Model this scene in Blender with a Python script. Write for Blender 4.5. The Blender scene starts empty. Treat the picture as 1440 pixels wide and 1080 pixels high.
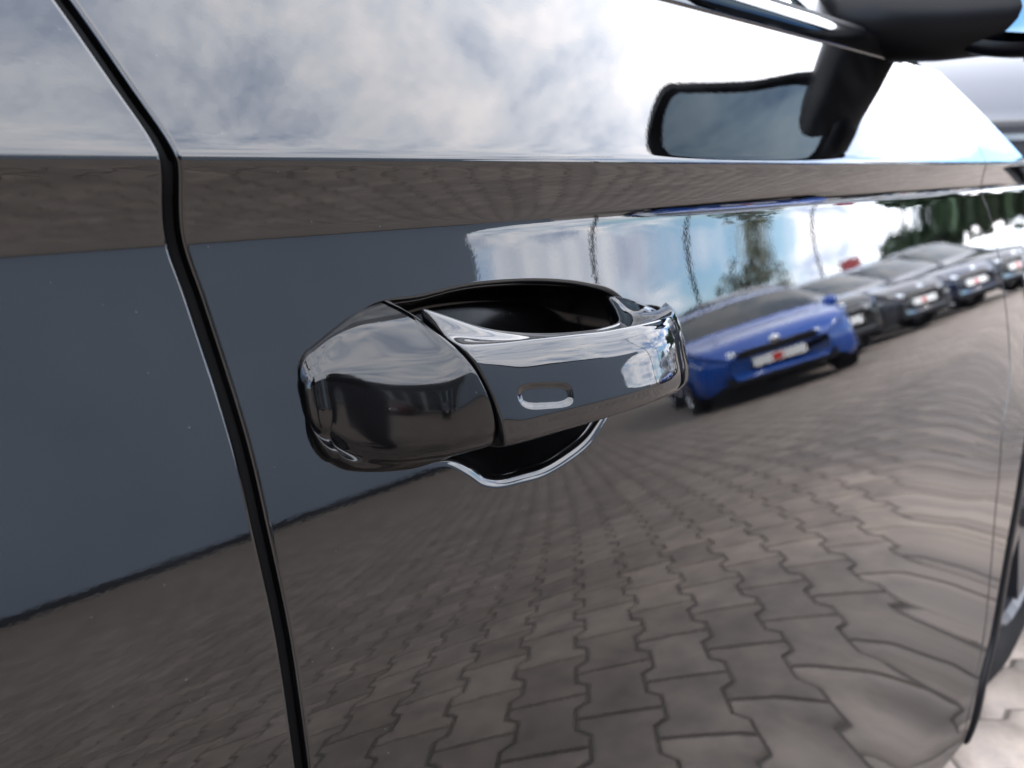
import bpy, math, random
import numpy as np
from mathutils import Vector, Matrix
sc = bpy.context.scene
C = sc.collection
rnd = random.Random(7)
Z0 = 0.90                      # height of the shoulder crease above the paving

# ------------------------------------------------------------------ camera
TH, PI_ = math.radians(45.7), math.atan(306/1080.)
F = Vector((math.sin(TH)*math.cos(PI_), math.cos(TH)*math.cos(PI_), -math.sin(PI_)))
R_ = Vector((math.cos(TH), -math.sin(TH), 0)); U_ = R_.cross(F)
cam = bpy.data.cameras.new('camera'); cam.lens = 27.0; cam.sensor_width = 36.0
cam.clip_start = 0.01; cam.clip_end = 3000
cam.dof.use_dof = True; cam.dof.focus_distance = 0.36; cam.dof.aperture_fstop = 9.5
co = bpy.data.objects.new('camera', cam); C.objects.link(co); sc.camera = co
M = Matrix((R_, U_, -F)).transposed().to_4x4(); M.translation = Vector((0, -0.27, Z0)); co.matrix_world = M

# ------------------------------------------------------------------ sky, sun
SUN_EL, SUN_AZ = math.radians(48), math.radians(70)     # azimuth from +X towards +Y
w = bpy.data.worlds.new('World'); sc.world = w; w.use_nodes = True
nt = w.node_tree; nt.nodes.clear(); N = nt.nodes.new; L = nt.links.new
out = N('ShaderNodeOutputWorld'); bg = N('ShaderNodeBackground'); sky = N('ShaderNodeTexSky')
sky.sky_type = 'NISHITA'; sky.sun_disc = False; sky.sun_elevation = SUN_EL
sky.sun_rotation = math.pi/2 - SUN_AZ; sky.air_density = 1.0; sky.dust_density = 0.6
bg.inputs['Strength'].default_value = 0.11
tc = N('ShaderNodeTexCoord'); sep = N('ShaderNodeSeparateXYZ'); L(tc.outputs['Generated'], sep.inputs[0])
def mth(op, a, b=None, clamp=False):
    n = N('ShaderNodeMath'); n.operation = op; n.use_clamp = clamp
    for i, v in enumerate((a, b)):
        if v is None: continue
        if hasattr(v, 'is_linked') or hasattr(v, 'links'): L(v, n.inputs[i])
        else: n.inputs[i].default_value = v
    return n.outputs[0]
zc = mth('ADD', mth('MAXIMUM', sep.outputs['Z'], 0.0), 0.26)
comb = N('ShaderNodeCombineXYZ'); L(mth('DIVIDE', sep.outputs['X'], zc), comb.inputs[0]); L(mth('DIVIDE', sep.outputs['Y'], zc), comb.inputs[1])
def noise(vec, scale, detail, rough, dist=0.0, off=0.0):
    mp = N('ShaderNodeMapping'); mp.inputs['Location'].default_value = (off, off*0.7, off*1.3); mp.inputs['Rotation'].default_value = (0, 0, 0.6)
    mp.inputs['Scale'].default_value = (1.0, 1.35, 1.0)
    L(vec, mp.inputs[0]); n = N('ShaderNodeTexNoise'); n.inputs['Scale'].default_value = scale; n.inputs['Detail'].default_value = detail
    n.inputs['Roughness'].default_value = rough; n.inputs['Distortion'].default_value = dist; L(mp.outputs[0], n.inputs['Vector']); return n.outputs['Fac']
def ramp(fac, pts):
    r = N('ShaderNodeValToRGB'); e = r.color_ramp.elements
    while len(e) < len(pts): e.new(0.5)
    for q, (p, c) in zip(e, pts): q.position = p; q.color = c if len(c) == 4 else (*c, 1)
    L(fac, r.inputs[0]); return r.outputs[0]
hi = mth('MULTIPLY', mth('SUBTRACT', sep.outputs['Z'], 0.20, True), 0.8)
cover = ramp(mth('ADD', noise(comb.outputs[0], 1.15, 11, 0.6, 0.3, 3.1), mth('MINIMUM', hi, 0.16)), [(0.455, (0, 0, 0)), (0.565, (1, 1, 1))])
tone = ramp(noise(comb.outputs[0], 4.2, 14, 0.66, 0.25, 9.0), [(0.35, (4.0, 4.7, 6.3)), (0.50, (8.2, 8.6, 9.5)), (0.64, (11.4, 11.0, 11.2))])
mx = N('ShaderNodeMix'); mx.data_type = 'RGBA'; L(cover, mx.inputs['Factor']); wb = N('ShaderNodeMix'); wb.data_type = 'RGBA'; wb.blend_type = 'MULTIPLY'; wb.inputs['Factor'].default_value = 1; wb.inputs['B'].default_value = (.80, 1.0, 1.28, 1)
L(sky.outputs[0], wb.inputs['A']); L(wb.outputs['Result'], mx.inputs['A']); L(tone, mx.inputs['B'])
L(mx.outputs['Result'], bg.inputs['Color']); L(bg.outputs[0], out.inputs['Surface'])
sl = bpy.data.lights.new('sun', 'SUN'); sl.energy = 1.0; sl.angle = math.radians(14); sl.color = (1, 0.95, 0.88)
so = bpy.data.objects.new('sun', sl); C.objects.link(so)
sd = Vector((math.cos(SUN_EL)*math.cos(SUN_AZ), math.cos(SUN_EL)*math.sin(SUN_AZ), math.sin(SUN_EL)))
so.rotation_euler = sd.to_track_quat('Z', 'Y').to_euler()
sc.view_settings.view_transform = 'Standard'; sc.view_settings.look = 'None'; sc.view_settings.exposure = 3.3; sc.view_settings.gamma = 1

# ------------------------------------------------------------------ materials
def mat(name, col, rough=0.5, metal=0.0, ior=1.5, spec=0.5, bump=None, vary=None, coat=0, emit=None, trans=0):
    m = bpy.data.materials.new(name); m.use_nodes = True; t = m.node_tree; b = t.nodes['Principled BSDF']
    b.inputs['Base Color'].default_value = (*col, 1); b.inputs['Roughness'].default_value = rough
    b.inputs['Metallic'].default_value = metal; b.inputs['IOR'].default_value = ior; b.inputs['Specular IOR Level'].default_value = spec
    b.inputs['Coat Weight'].default_value = coat; b.inputs['Coat Roughness'].default_value = 0.02
    b.inputs['Transmission Weight'].default_value = trans
    if emit: b.inputs['Emission Color'].default_value = (*emit[0], 1); b.inputs['Emission Strength'].default_value = emit[1]
    g = t.nodes.new('ShaderNodeNewGeometry')
    if vary:      # (scale, amount): colour mottling
        n = t.nodes.new('ShaderNodeTexNoise'); n.inputs['Scale'].default_value = vary[0]; n.inputs['Detail'].default_value = 6
        t.links.new(g.outputs['Position'], n.inputs['Vector'])
        r = t.nodes.new('ShaderNodeValToRGB'); a = vary[1]
        r.color_ramp.elements[0].position = 0.3; r.color_ramp.elements[1].position = 0.7
        r.color_ramp.elements[0].color = (*[c*(1-a) for c in col], 1); r.color_ramp.elements[1].color = (*[min(1, c*(1+a)) for c in col], 1)
        t.links.new(n.outputs['Fac'], r.inputs[0]); t.links.new(r.outputs[0], b.inputs['Base Color'])
    if bump:      # list of (scale, distance)
        prev = None
        for s, d in bump:
            n = t.nodes.new('ShaderNodeTexNoise'); n.inputs['Scale'].default_value = s; n.inputs['Detail'].default_value = 1.5
            t.links.new(g.outputs['Position'], n.inputs['Vector'])
            bp = t.nodes.new('ShaderNodeBump'); bp.inputs['Distance'].default_value = d; bp.inputs['Strength'].default_value = 1
            t.links.new(n.outputs['Fac'], bp.inputs['Height'])
            if prev: t.links.new(prev.outputs[0], bp.inputs['Normal'])
            prev = bp
        t.links.new(prev.outputs[0], b.inputs['Normal'])
    return m
m_paint = mat('black_car_paint', (0.0006, 0.0008, 0.0012), 0.012, ior=1.47, bump=[(420, 0.0000045), (60, 0.000010)])
m_hood = mat('black_body_paint', (0.0006, 0.0008, 0.0012), 0.03, ior=1.5)
m_cap = mat('black_cap_paint', (0.0008, 0.001, 0.0014), 0.09, ior=1.35, bump=[(420, 0.000003)])
m_grip = mat('black_grip_lacquer', (0.0006, 0.0008, 0.0012), 0.01, ior=1.46, bump=[(300, 0.000003)])
m_bowl = mat('black_bowl_paint', (0.0012, 0.0014, 0.002), 0.16, ior=1.33, spec=.38, bump=[(900, 0.00001)])
m_rubber = mat('black_rubber', (0.0006, 0.0007, 0.001), 0.6, spec=.08)
m_plastic = mat('black_textured_plastic', (0.0006, 0.0008, 0.0014), 0.34, spec=.10, bump=[(1500, 0.00002)])
m_glass = mat('tinted_window_glass', (0.02, 0.03, 0.03), 0.0, ior=1.9)
m_mirror = mat('mirror_glass', (0.10, 0.13, 0.15), 0.0, metal=1.0)
m_tyre = mat('tyre_rubber', (0.0022, 0.0022, 0.0026), 0.8, spec=.12)
m_rim = mat('silver_rim', (0.55, 0.56, 0.58), 0.25, metal=1.0)
m_chrome = mat('chrome', (0.75, 0.76, 0.78), 0.08, metal=1.0)
m_cargl = mat('dark_car_glass', (0.012, 0.018, 0.02), 0.02, ior=1.42)
m_white = mat('white_plastic', (0.75, 0.75, 0.73), 0.4)
m_red = mat('red_plastic', (0.5, 0.03, 0.02), 0.4)
m_lamp = mat('headlight_glass', (0.75, 0.8, 0.85), 0.08, ior=1.5)
m_dark = mat('dark_intake', (0.003, 0.003, 0.004), 0.6, spec=.3)

def dust(m):
    t = m.node_tree; b = t.nodes['Principled BSDF']; g = t.nodes.new('ShaderNodeNewGeometry')
    v = t.nodes.new('ShaderNodeTexVoronoi'); v.inputs['Scale'].default_value = 210; t.links.new(g.outputs['Position'], v.inputs['Vector'])
    wn = t.nodes.new('ShaderNodeSeparateColor'); t.links.new(v.outputs['Color'], wn.inputs[0])
    def m_(op, a, b_):
        q = t.nodes.new('ShaderNodeMath'); q.operation = op
        for i, k in enumerate((a, b_)):
            if isinstance(k, float): q.inputs[i].default_value = k
            else: t.links.new(k, q.inputs[i])
        return q.outputs[0]
    size = m_('MULTIPLY', m_('MAXIMUM', m_('SUBTRACT', wn.outputs[0], .78), 0.0), .42)
    hit = m_('LESS_THAN', v.outputs['Distance'], size)
    n = t.nodes.new('ShaderNodeTexNoise'); n.inputs['Scale'].default_value = 22; n.inputs['Detail'].default_value = 6; t.links.new(g.outputs['Position'], n.inputs['Vector'])
    film = m_('MULTIPLY', m_('MAXIMUM', m_('SUBTRACT', n.outputs['Fac'], .42), 0.0), .0045)
    val = m_('ADD', m_('MULTIPLY', hit, .016), m_('ADD', film, .0007))
    cb = t.nodes.new('ShaderNodeCombineColor'); t.links.new(val, cb.inputs[0]); t.links.new(val, cb.inputs[1]); t.links.new(m_('MULTIPLY', val, 1.12), cb.inputs[2])
    t.links.new(cb.outputs[0], b.inputs['Base Color'])
dust(m_paint); dust(m_cap); dust(m_bowl)
# ------------------------------------------------------------------ helpers
def link(name, me, parent=None, m=None):
    o = bpy.data.objects.new(name, me); C.objects.link(o)
    if parent is not None: o.parent = parent
    if m is not None and me is not None and not me.materials: me.materials.append(m)
    return o
def tag(o, label=None, cat=None, group=None, kind=None):
    for k, v in (('label', label), ('category', cat), ('group', group), ('kind', kind)):
        if v: o[k] = v
    return o
def empty(name, loc=(0, 0, 0), rz=0, **k):
    o = bpy.data.objects.new(name, None); C.objects.link(o); o.location = loc; o.rotation_euler = (0, 0, rz); o.empty_display_size = 0.1
    return tag(o, **k)
def mesh(name, V, Fc, normals=None, smooth=True):
    me = bpy.data.meshes.new(name); me.from_pydata([tuple(map(float, v)) for v in V], [], [tuple(int(i) for i in f) for f in Fc])
    me.validate(); me.update()
    if smooth: me.polygons.foreach_set('use_smooth', [True]*len(me.polygons))
    if normals is not None and len(normals) == len(me.vertices):
        me.normals_split_custom_set_from_vertices([tuple(map(float, n)) for n in normals])
    return me
def gridfaces(nu, nv, base=0, wrapv=False, flip=False, skip=None):
    f = []
    for i in range(nu-1):
        for j in range(nv if wrapv else nv-1):
            if skip and skip(i, j): continue
            j2 = (j+1) % nv
            q = (base+i*nv+j, base+(i+1)*nv+j, base+(i+1)*nv+j2, base+i*nv+j2)
            f.append(q[::-1] if flip else q)
    return f
class MB:
    def __init__(s): s.V = []; s.F = []
    def add(s, V, Fc): b = len(s.V); s.V += [tuple(v) for v in V]; s.F += [tuple(i+b for i in f) for f in Fc]; return s
    def box(s, x0, x1, y0, y1, z0, z1, bev=0.0):
        V = [(x, y, z) for x in (x0, x1) for y in (y0, y1) for z in (z0, z1)]
        return s.add(V, [(0, 1, 3, 2), (4, 6, 7, 5), (0, 4, 5, 1), (2, 3, 7, 6), (0, 2, 6, 4), (1, 5, 7, 3)])
    def tube(s, pts, rad, n=8, cap=True):
        P = [Vector(p) for p in pts]; rr = rad if hasattr(rad, '__len__') else [rad]*len(P); V = []
        for i, p in enumerate(P):
            d = (P[min(i+1, len(P)-1)]-P[max(i-1, 0)]).normalized(); a = d.cross(Vector((0, 0, 1)))
            if a.length < .01: a = d.cross(Vector((1, 0, 0)))
            a.normalize(); b = d.cross(a)
            V += [tuple(p+(a*math.cos(2*math.pi*k/n)+b*math.sin(2*math.pi*k/n))*rr[i]) for k in range(n)]
        Fc = [(i*n+k, i*n+(k+1) % n, (i+1)*n+(k+1) % n, (i+1)*n+k) for i in range(len(P)-1) for k in range(n)]
        if cap: Fc += [tuple(range(n))[::-1], tuple((len(P)-1)*n+k for k in range(n))]
        return s.add(V, Fc)
    def lathe(s, prof, n, M4):       # prof (r, h) about local Z
        V = []
        for r, h in prof: V += [tuple(M4 @ Vector((r*math.cos(2*math.pi*k/n), r*math.sin(2*math.pi*k/n), h))) for k in range(n)]
        return s.add(V, [(i*n+k, i*n+(k+1) % n, (i+1)*n+(k+1) % n, (i+1)*n+k) for i in range(len(prof)-1) for k in range(n)])
    def build(s, name, m, parent=None, smooth=False, bevel=0):
        me = mesh(name, s.V, s.F, smooth=smooth); o = link(name, me, parent, m)
        if bevel:
            b = o.modifiers.new('bevel', 'BEVEL'); b.width = bevel; b.segments = 2; b.limit_method = 'ANGLE'
        return o
def cspline(P, n, closed=False):
    """centripetal Catmull-Rom through rows of P -> n samples per segment (numpy)"""
    P = np.asarray(P, float); m = len(P)
    if closed: Q = np.vstack([P[-1:], P, P[:2]]); seg = m
    else: Q = np.vstack([2*P[:1]-P[1:2], P, 2*P[-1:]-P[-2:-1]]); seg = m-1
    outp = []
    for i in range(seg):
        p0, p1, p2, p3 = Q[i:i+4]
        d = lambda a, b: max(np.linalg.norm((b-a).ravel()), 1e-9)**.5
        t0 = 0; t1 = t0+d(p0, p1); t2 = t1+d(p1, p2); t3 = t2+d(p2, p3)
        for k in range(n):
            t = t1+(t2-t1)*k/n
            A1 = (t1-t)/(t1-t0)*p0+(t-t0)/(t1-t0)*p1; A2 = (t2-t)/(t2-t1)*p1+(t-t1)/(t2-t1)*p2; A3 = (t3-t)/(t3-t2)*p2+(t-t2)/(t3-t2)*p3
            B1 = (t2-t)/(t2-t0)*A1+(t-t0)/(t2-t0)*A2; B2 = (t3-t)/(t3-t1)*A2+(t-t1)/(t3-t1)*A3
            outp.append((t2-t)/(t2-t1)*B1+(t-t1)/(t2-t1)*B2)
    if not closed: outp.append(P[-1])
    return np.array(outp)

# ------------------------------------------------------------------ body side surface: o(x,z) = how far the panel stands out towards -Y
TAU = [(-.95, -25), (-.80, -18), (-.76, -8), (-.72, 3), (-.68, 6), (-.62, 3.6), (-.56, 2.6), (-.50, 1.6), (-.42, 1.2), (-.37, 1.8), (-.33, 2.5), (-.297, 3.3), (-.268, 4.4), (-.239, 5.7), (-.226, 6.6), (-.213, 7.7), (-.20, 9.0), (-.185, 10.3), (-.173, 11.3), (-.155, 12.1), (-.13, 12.4), (-.105, 12.7), (-.085, 12.6), (-.065, 12.0), (-.05, 10.6), (-.040, 9.4), (-.0335, 8.0), (-.0296, 5.8), (-.0268, 1.6), (-.0242, -3.0), (-.0215, -5.0), (-.014, -8), (-.008, -10.5), (-.003, -13), (.0005, -12), (.0020, -5), (.0034, 10), (.0048, 22), (.0065, 27), (.012, 28.5), (.03, 28.5), (.06, 28), (.106, 27), (.13, 27)]
zz = np.arange(-.95, .13, .0002); TT = np.array(TAU); tt = np.interp(zz, TT[:, 0], TT[:, 1])
def sm(a, q):
    k = np.hanning(q*2+1); k /= k.sum(); return np.convolve(np.pad(a, q, mode='edge'), k, 'valid')
_w = np.clip(1/(1+np.exp((zz+.045)/.002))+1/(1+np.exp(-(zz-.02)/.002)), 0, 1); _w2 = 1/(1+np.exp((zz+.012)/.001))
tf = _w*sm(tt, 60)+(1-_w)*(_w2*sm(tt, 11)+(1-_w2)*sm(tt, 4))
OO = -np.cumsum(np.tan(np.radians(tf)))*.0002; OO -= np.interp(0, zz, OO)
def S(x, z):
    x = np.asarray(x, float); z = np.asarray(z, float); o = np.interp(z, zz, OO)
    h = .02*np.log1p(np.exp(np.clip((-.20-z)/.02, -30, 30)))          # twist: the lower door leans out more towards the front
    g = .5*((x-.15)+np.sqrt((x-.15)**2+.01))-.083
    u = np.clip((-.20-z)/.22, 0, 1); wt = u*u*(3-2*u); q = np.maximum(x-.78, 0)
    uf = np.clip((x-1.31)/.24, 0, 1); vf = np.clip((-.06-z)/.24, 0, 1)
    return o+.048*uf*uf*(3-2*uf)*vf*vf*(3-2*vf)+.075*g*h+wt*(.095*q**3/(q+.08))
def Sn(x, z, h=.0004):
    x = np.asarray(x, float); z = np.asarray(z, float)
    ox = (S(x+h, z)-S(x-h, z))/(2*h); oz = (S(x, z+h)-S(x, z-h))/(2*h)
    n = np.stack([-ox, -np.ones_like(ox), -oz], -1); return n/np.linalg.norm(n, axis=-1, keepdims=True)
def P3(x, z, off=0.0):
    return np.stack([np.asarray(x, float), -(S(x, z)+off), np.asarray(z, float)+Z0], -1)
def zlist(z0, z1):
    out = [z0]; z = z0
    while z < z1-1e-6:
        s = .0005 if -.004 < z < .0095 else (.001 if -.05 < z < .02 else (.005 if z > -.36 else .010))
        z = min(z+s, z1)
        if z1-z < s*.3: z = z1
        out.append(z)
    return np.array(out)

def panel(name, xl, xr, z0, z1, parent, m, us, hole=None, rim=(1, 1), r=.0020, depth=.016):
    """skin panel between two edge curves with rolled edges; us = fractions or metres from left; hole=(x0,x1,z0,z1,loop)"""
    zs = zlist(z0, z1); A = xl(zs); B = xr(zs)
    if hole:
        hx0, hx1, hz0, hz1, ring = hole
        # columns: blend from left edge curve to straight lines by hx0, straight to hx1, blend to right edge
        c1 = np.linspace(0, 1, 10)[:-1]; c2 = np.arange(hx0, hx1-1e-6, .004); c2 = np.append(c2, hx1); c3 = np.linspace(0, 1, 90)[1:]
        X = np.concatenate([A[:, None]+(hx0-A[:, None])*c1[None], np.repeat(c2[None], len(zs), 0), hx1+(B[:, None]-hx1)*c3[None]], 1)
        i0 = 9; i1 = 9+len(c2)-1
        j0 = int(np.argmin(abs(zs-hz0))); j1 = int(np.argmin(abs(zs-hz1)))
    else:
        X = A[:, None]+(B-A)[:, None]*np.asarray(us)[None]
    nz, nx = X.shape; Zg = np.repeat(zs[:, None], nx, 1)
    V = P3(X, Zg).reshape(-1, 3); Nn = Sn(X, Zg).reshape(-1, 3)
    skip = (lambda i, j: j0 <= i < j1 and i0 <= j < i1) if hole else None
    Fc = gridfaces(nz, nx, skip=skip, flip=True); V = [V]; NN = [Nn]; cnt = nz*nx
    for side, do in ((0, rim[0]), (nx-1, rim[1])):
        if not do: continue
        sg = -1 if side == 0 else 1
        P = P3(X[:, side], zs); n = Sn(X[:, side], zs); t = np.gradient(P, axis=0); t /= np.linalg.norm(t, axis=1, keepdims=True)
        b = np.cross(t, n); b *= np.sign(b[:, :1]*sg)          # outward across the edge
        rows = [np.arange(nz)*nx+side]
        steps = [(r*math.sin(a), -r*(1-math.cos(a)), a) for a in np.linspace(0, math.pi/2, 7)[1:]]+[(r, -depth, math.pi/2)]
        for dx, dn, a in steps:
            V.append(P+b*dx+n*dn); NN.append(n*math.cos(a)+b*math.sin(a)); rows.append(cnt+np.arange(nz)); cnt += nz
        for a, c in zip(rows, rows[1:]):
            for k in range(nz-1):
                q = (a[k], a[k+1], c[k+1], c[k]); Fc.append(q if sg < 0 else q[::-1])
    if hole:
        loop = [(j0, i) for i in range(i0, i1)]+[(j, i1) for j in range(j0, j1)]+[(j1, i) for i in range(i1, i0, -1)]+[(j, i0) for j in range(j1, j0, -1)]
        lx = np.array([X[a, b_] for a, b_ in loop]); lz = np.array([zs[a] for a, b_ in loop]); n = len(loop)
        cx, cz = ring.mean(0); 
        # sample the outline at matching angles
        ang = np.unwrap(np.arctan2(lz-cz, lx-cx)); ra = np.arctan2(ring[:, 1]-cz, ring[:, 0]-cx); od = np.argsort(ra); ra = ra[od]; rg = ring[od]
        rae = np.concatenate([ra-2*np.pi, ra, ra+2*np.pi]); rge = np.vstack([rg]*3); am = (ang+np.pi) % (2*np.pi)-np.pi
        ox = np.interp(am, rae, rge[:, 0]); oz = np.interp(am, rae, rge[:, 1])
        rows = [np.array([a*nx+b_ for a, b_ in loop])]
        K = 24
        for k in range(1, K+1):
            s = 1-(1-k/K)**1.0; x = lx+(ox-lx)*s; z = lz+(oz-lz)*s
            V.append(P3(x, z)); NN.append(Sn(x, z)); rows.append(cnt+np.arange(n)); cnt += n
        P = P3(ox, oz); nn = Sn(ox, oz); t = np.roll(P, -1, 0)-np.roll(P, 1, 0); t /= np.linalg.norm(t, axis=1, keepdims=True)
        b = np.cross(nn, t); cen = P3(np.array([cx]), np.array([cz]))[0]; b *= np.sign(((cen-P)*b).sum(1))[:, None]
        lo_q = np.clip(-(oz-cz)/.03, 0, 1)[:, None]; rr = .0040+.0034*lo_q; rd = .0034+.0010*lo_q
        for a in np.linspace(0, math.pi/2, 8)[1:]:
            V.append(P+b*rr*math.sin(a)-nn*rd*(1-math.cos(a))); q_ = nn*(rr*math.cos(a))+b*(rd*math.sin(a)); NN.append(q_/np.linalg.norm(q_, axis=1, keepdims=True)); rows.append(cnt+np.arange(n)); cnt += n
        for a, c in zip(rows, rows[1:]):
            for k in range(n):
                k2 = (k+1) % n; Fc.append((a[k], a[k2], c[k2], c[k]))
    me = mesh(name, np.vstack(V), Fc, np.vstack(NN)); return link(name, me, parent, m)
def curve(pts):
    p = np.array(sorted(pts, key=lambda q: q[1])); q = cspline(p, 12); return lambda z: np.interp(z, q[:, 1], q[:, 0])

# ------------------------------------------------------------------ the photographed car
car = empty('parked_car', (0, 0, 0), label='glossy black car in close-up whose front door fills the picture, its paint mirroring the yard', cat='car')
gapL = curve([(.055, .13), (.082, .07), (.0901, .0523), (.1001, .0257), (.1061, .0095), (.1079, -.0002), (.1077, -.0226), (.1117, -.0475), (.1174, -.0971), (.1186, -.1341), (.1192, -.1726), (.1180, -.2197), (.116, -.35), (.116, -.5), (.12, -.64), (.13, -.8)])
gapR = lambda z: gapL(z)+.0088
fgap = curve([(.955, .13), (.9836, .1043), (1.0179, .0869), (1.0668, .0626), (1.108, .020), (1.1125, 0.002), (1.125, -.03), (1.158, -.0585), (1.190, -.1151), (1.203, -.172), (1.212, -.22), (1.205, -.2685), (1.183, -.303), (1.155, -.34), (1.138, -.43), (1.133, -.53), (1.118, -.62), (1.085, -.68), (1.058, -.72), (1.035, -.78)])
ZB, ZT = -.76, .110
recess_pts = [(.190, -.056), (.218, -.0549), (.2385, -.0533), (.2578, -.0532), (.2986, -.0559), (.3334, -.0616), (.3581, -.0690), (.3740, -.083), (.3760, -.100), (.3610, -.119), (.337, -.1372), (.318, -.1486), (.2968, -.1539), (.2780, -.1559), (.2626, -.1548), (.245, -.1525), (.2347, -.1482), (.2258, -.1403), (.2160, -.1335), (.2, -.1300), (.182, -.122), (.172, -.105), (.172, -.08), (.178, -.063)]
ring = cspline(recess_pts, 14, True)
door = panel('front_door', gapR, fgap, ZB, ZT, car, m_paint, None, hole=(.140, .420, -.178, -.038, ring))
us = np.linspace(0, 1, 120)
rear = panel('rear_door', lambda z: 0*z-.85, gapL, ZB, ZT, car, m_paint, np.linspace(0, 1, 60), rim=(0, 1))
# fender: between the shut line and the wheel arch
WX, WZ, WR = 1.505, -.595, .358
arch_pts = [(1.505, -.2370), (1.39, -.255), (1.31, -.310), (1.243, -.395), (1.224, -.454), (1.203, -.513), (1.174, -.59), (1.148, -.6433), (1.108, -.6896), (1.082, -.74), (1.070, -.765)]
_arch = curve(arch_pts)
def arch(z): return _arch(np.minimum(z, -.2371))
topF = curve([(1.00, .13), (1.0444, .1177), (1.1725, .0748), (1.2844, .0276), (1.36, -.01)])
def fender_right(z):
    a = np.where(z > -.24+0*z, 1.9, np.minimum(arch(z), 1.9)); return a
def fender():
    zs = zlist(ZB, ZT)
    lo = zs[zs < WZ+WR-.002]; hi = zs[zs >= WZ+WR-.004]
    fl = lambda z: fgap(z)+.0055
    panel('front_fender', fl, lambda z: arch(z), ZB, float(lo[-1]), car, m_paint, np.linspace(0, 1, 40))
    top = lambda z: np.where(z > -.01, np.maximum(topF(z), fl(z)+.004), 2.0+0*z)
    panel('front_fender', fl, lambda z: np.where(z > -.02, np.maximum(topF(z), fl(z)+.004), 2.1+0*z), float(lo[-1]), ZT, car, m_paint, np.linspace(0, 1, 60), rim=(1, 1))
fender()

# seals behind the gaps
def seal(fn, name, wd):
    zs = np.arange(ZB, ZT, .01); V = []; 
    for dx, off in ((-.010, -.012), (wd*.35, -.0085), (wd-.0012, -.0045), (wd+.008, -.010)):
        V.append(P3(fn(zs)+dx, zs, off))
    n = len(zs); V = np.vstack(V); Fc = [(a*n+k, a*n+k+1, (a+1)*n+k+1, (a+1)*n+k) for a in range(3) for k in range(n-1)]
    link(name, mesh(name, V, Fc), car, m_rubber)
seal(gapL, 'door_seal', .0088); seal(fgap, 'door_seal', .0055)

# recess bowl
def bowl():
    c = ring.mean(0); base = P3(ring[:, 0], ring[:, 1]); n = len(ring); nn = Sn(ring[:, 0], ring[:, 1])
    V = []; K = 26
    for k in range(K+1):
        s = k/K; q = ring+(c-ring)*np.minimum(.060+ s*.94, 1); d = .0034+.036*(1-(1-min(s*2.6, 1))**3)
        V.append(P3(q[:, 0], q[:, 1])+np.array([0, 1, 0])*d)
    Fc = gridfaces(K+1, n, wrapv=True); link('handle_recess', mesh('handle_recess', np.vstack(V), Fc), door, m_bowl)
bowl()

# ------------------------------------------------------------------ door handle (cap and grip), lofted from cross sections (o, z)
def pill_r(x, z):            # 1 on the rim of the touch pad
    dx = (x-.2435)/.0145; dz = (z-Z0+.0975+(x-.2435)*.13)/.0050
    return (np.abs(dx)**4.5+np.abs(dz)**2.6)**.35
def pill_dent(V):
    r = pill_r(V[..., 0], V[..., 2]); u = np.clip((1.12-r)/.42, 0, 1); d = .0013*u*u*(3-2*u)
    ok = V[..., 1] < -.040
    V[..., 1] += np.where(ok, d, 0); return V
def loft(name, stations, m, parent, nk=6, ns=8, closes=(True, True), deform=None):
    """stations: list of (x or list of x per point, [(o,z)...])"""
    G = []
    for xs, pts in stations:
        xs = xs if hasattr(xs, '__len__') else [xs]*len(pts)
        G.append([(x, -o, z+Z0) for x, (o, z) in zip(xs, pts)])
    G = np.array(G); ring_ = []
    for g in G: ring_.append(cspline(g, nk, True))
    Rg = np.array(ring_); Rg = cspline(Rg, ns)          # (rows, n, 3)
    if deform: Rg = deform(Rg)
    nr, n, _ = Rg.shape; V = Rg.reshape(-1, 3); Fc = gridfaces(nr, n, wrapv=True)
    V = [V]
    cnt = nr*n
    for e, do in ((0, closes[0]), (nr-1, closes[1])):
        if do:
            Fc.append(tuple(e*n+k for k in range(n))[::(1 if e == 0 else -1)])
    me = mesh(name, np.vstack(V), Fc)
    return link(name, me, parent, m)
_ox = cspline([(.140, .004), (.150, .0075), (.156, .0125), (.168, .0210), (.180, .0285), (.195, .0360), (.212, .0422), (.235, .0462), (.265, .0512), (.296, .0545), (.320, .0555), (.337, .0538), (.352, .0495), (.366, .0425), (.378, .0340), (.389, .0250), (.399, .0165), (.408, .0085), (.415, .004)], 10)
oR = lambda x: float(np.interp(x, _ox[:, 0], _ox[:, 1]))
zR = lambda x: float(np.interp(x, [.150, .172, .185, .197, .212, .235, .26, .29, .33, .37, .40], [-.0797, -.0795, -.0790, -.0777, -.0768, -.0778, -.0786, -.0803, -.0808, -.0815, -.0845]))
zBt = lambda x: float(np.interp(x, [.1543, .1589, .1655, .18, .2023, .235, .26, .32, .345, .365, .385, .40], [-.1000, -.1104, -.1149, -.1180, -.1182, -.1172, -.1165, -.1155, -.1160, -.1168, -.1180, -.1165]))
s_ = lambda x, z: float(S(x, z))
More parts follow.
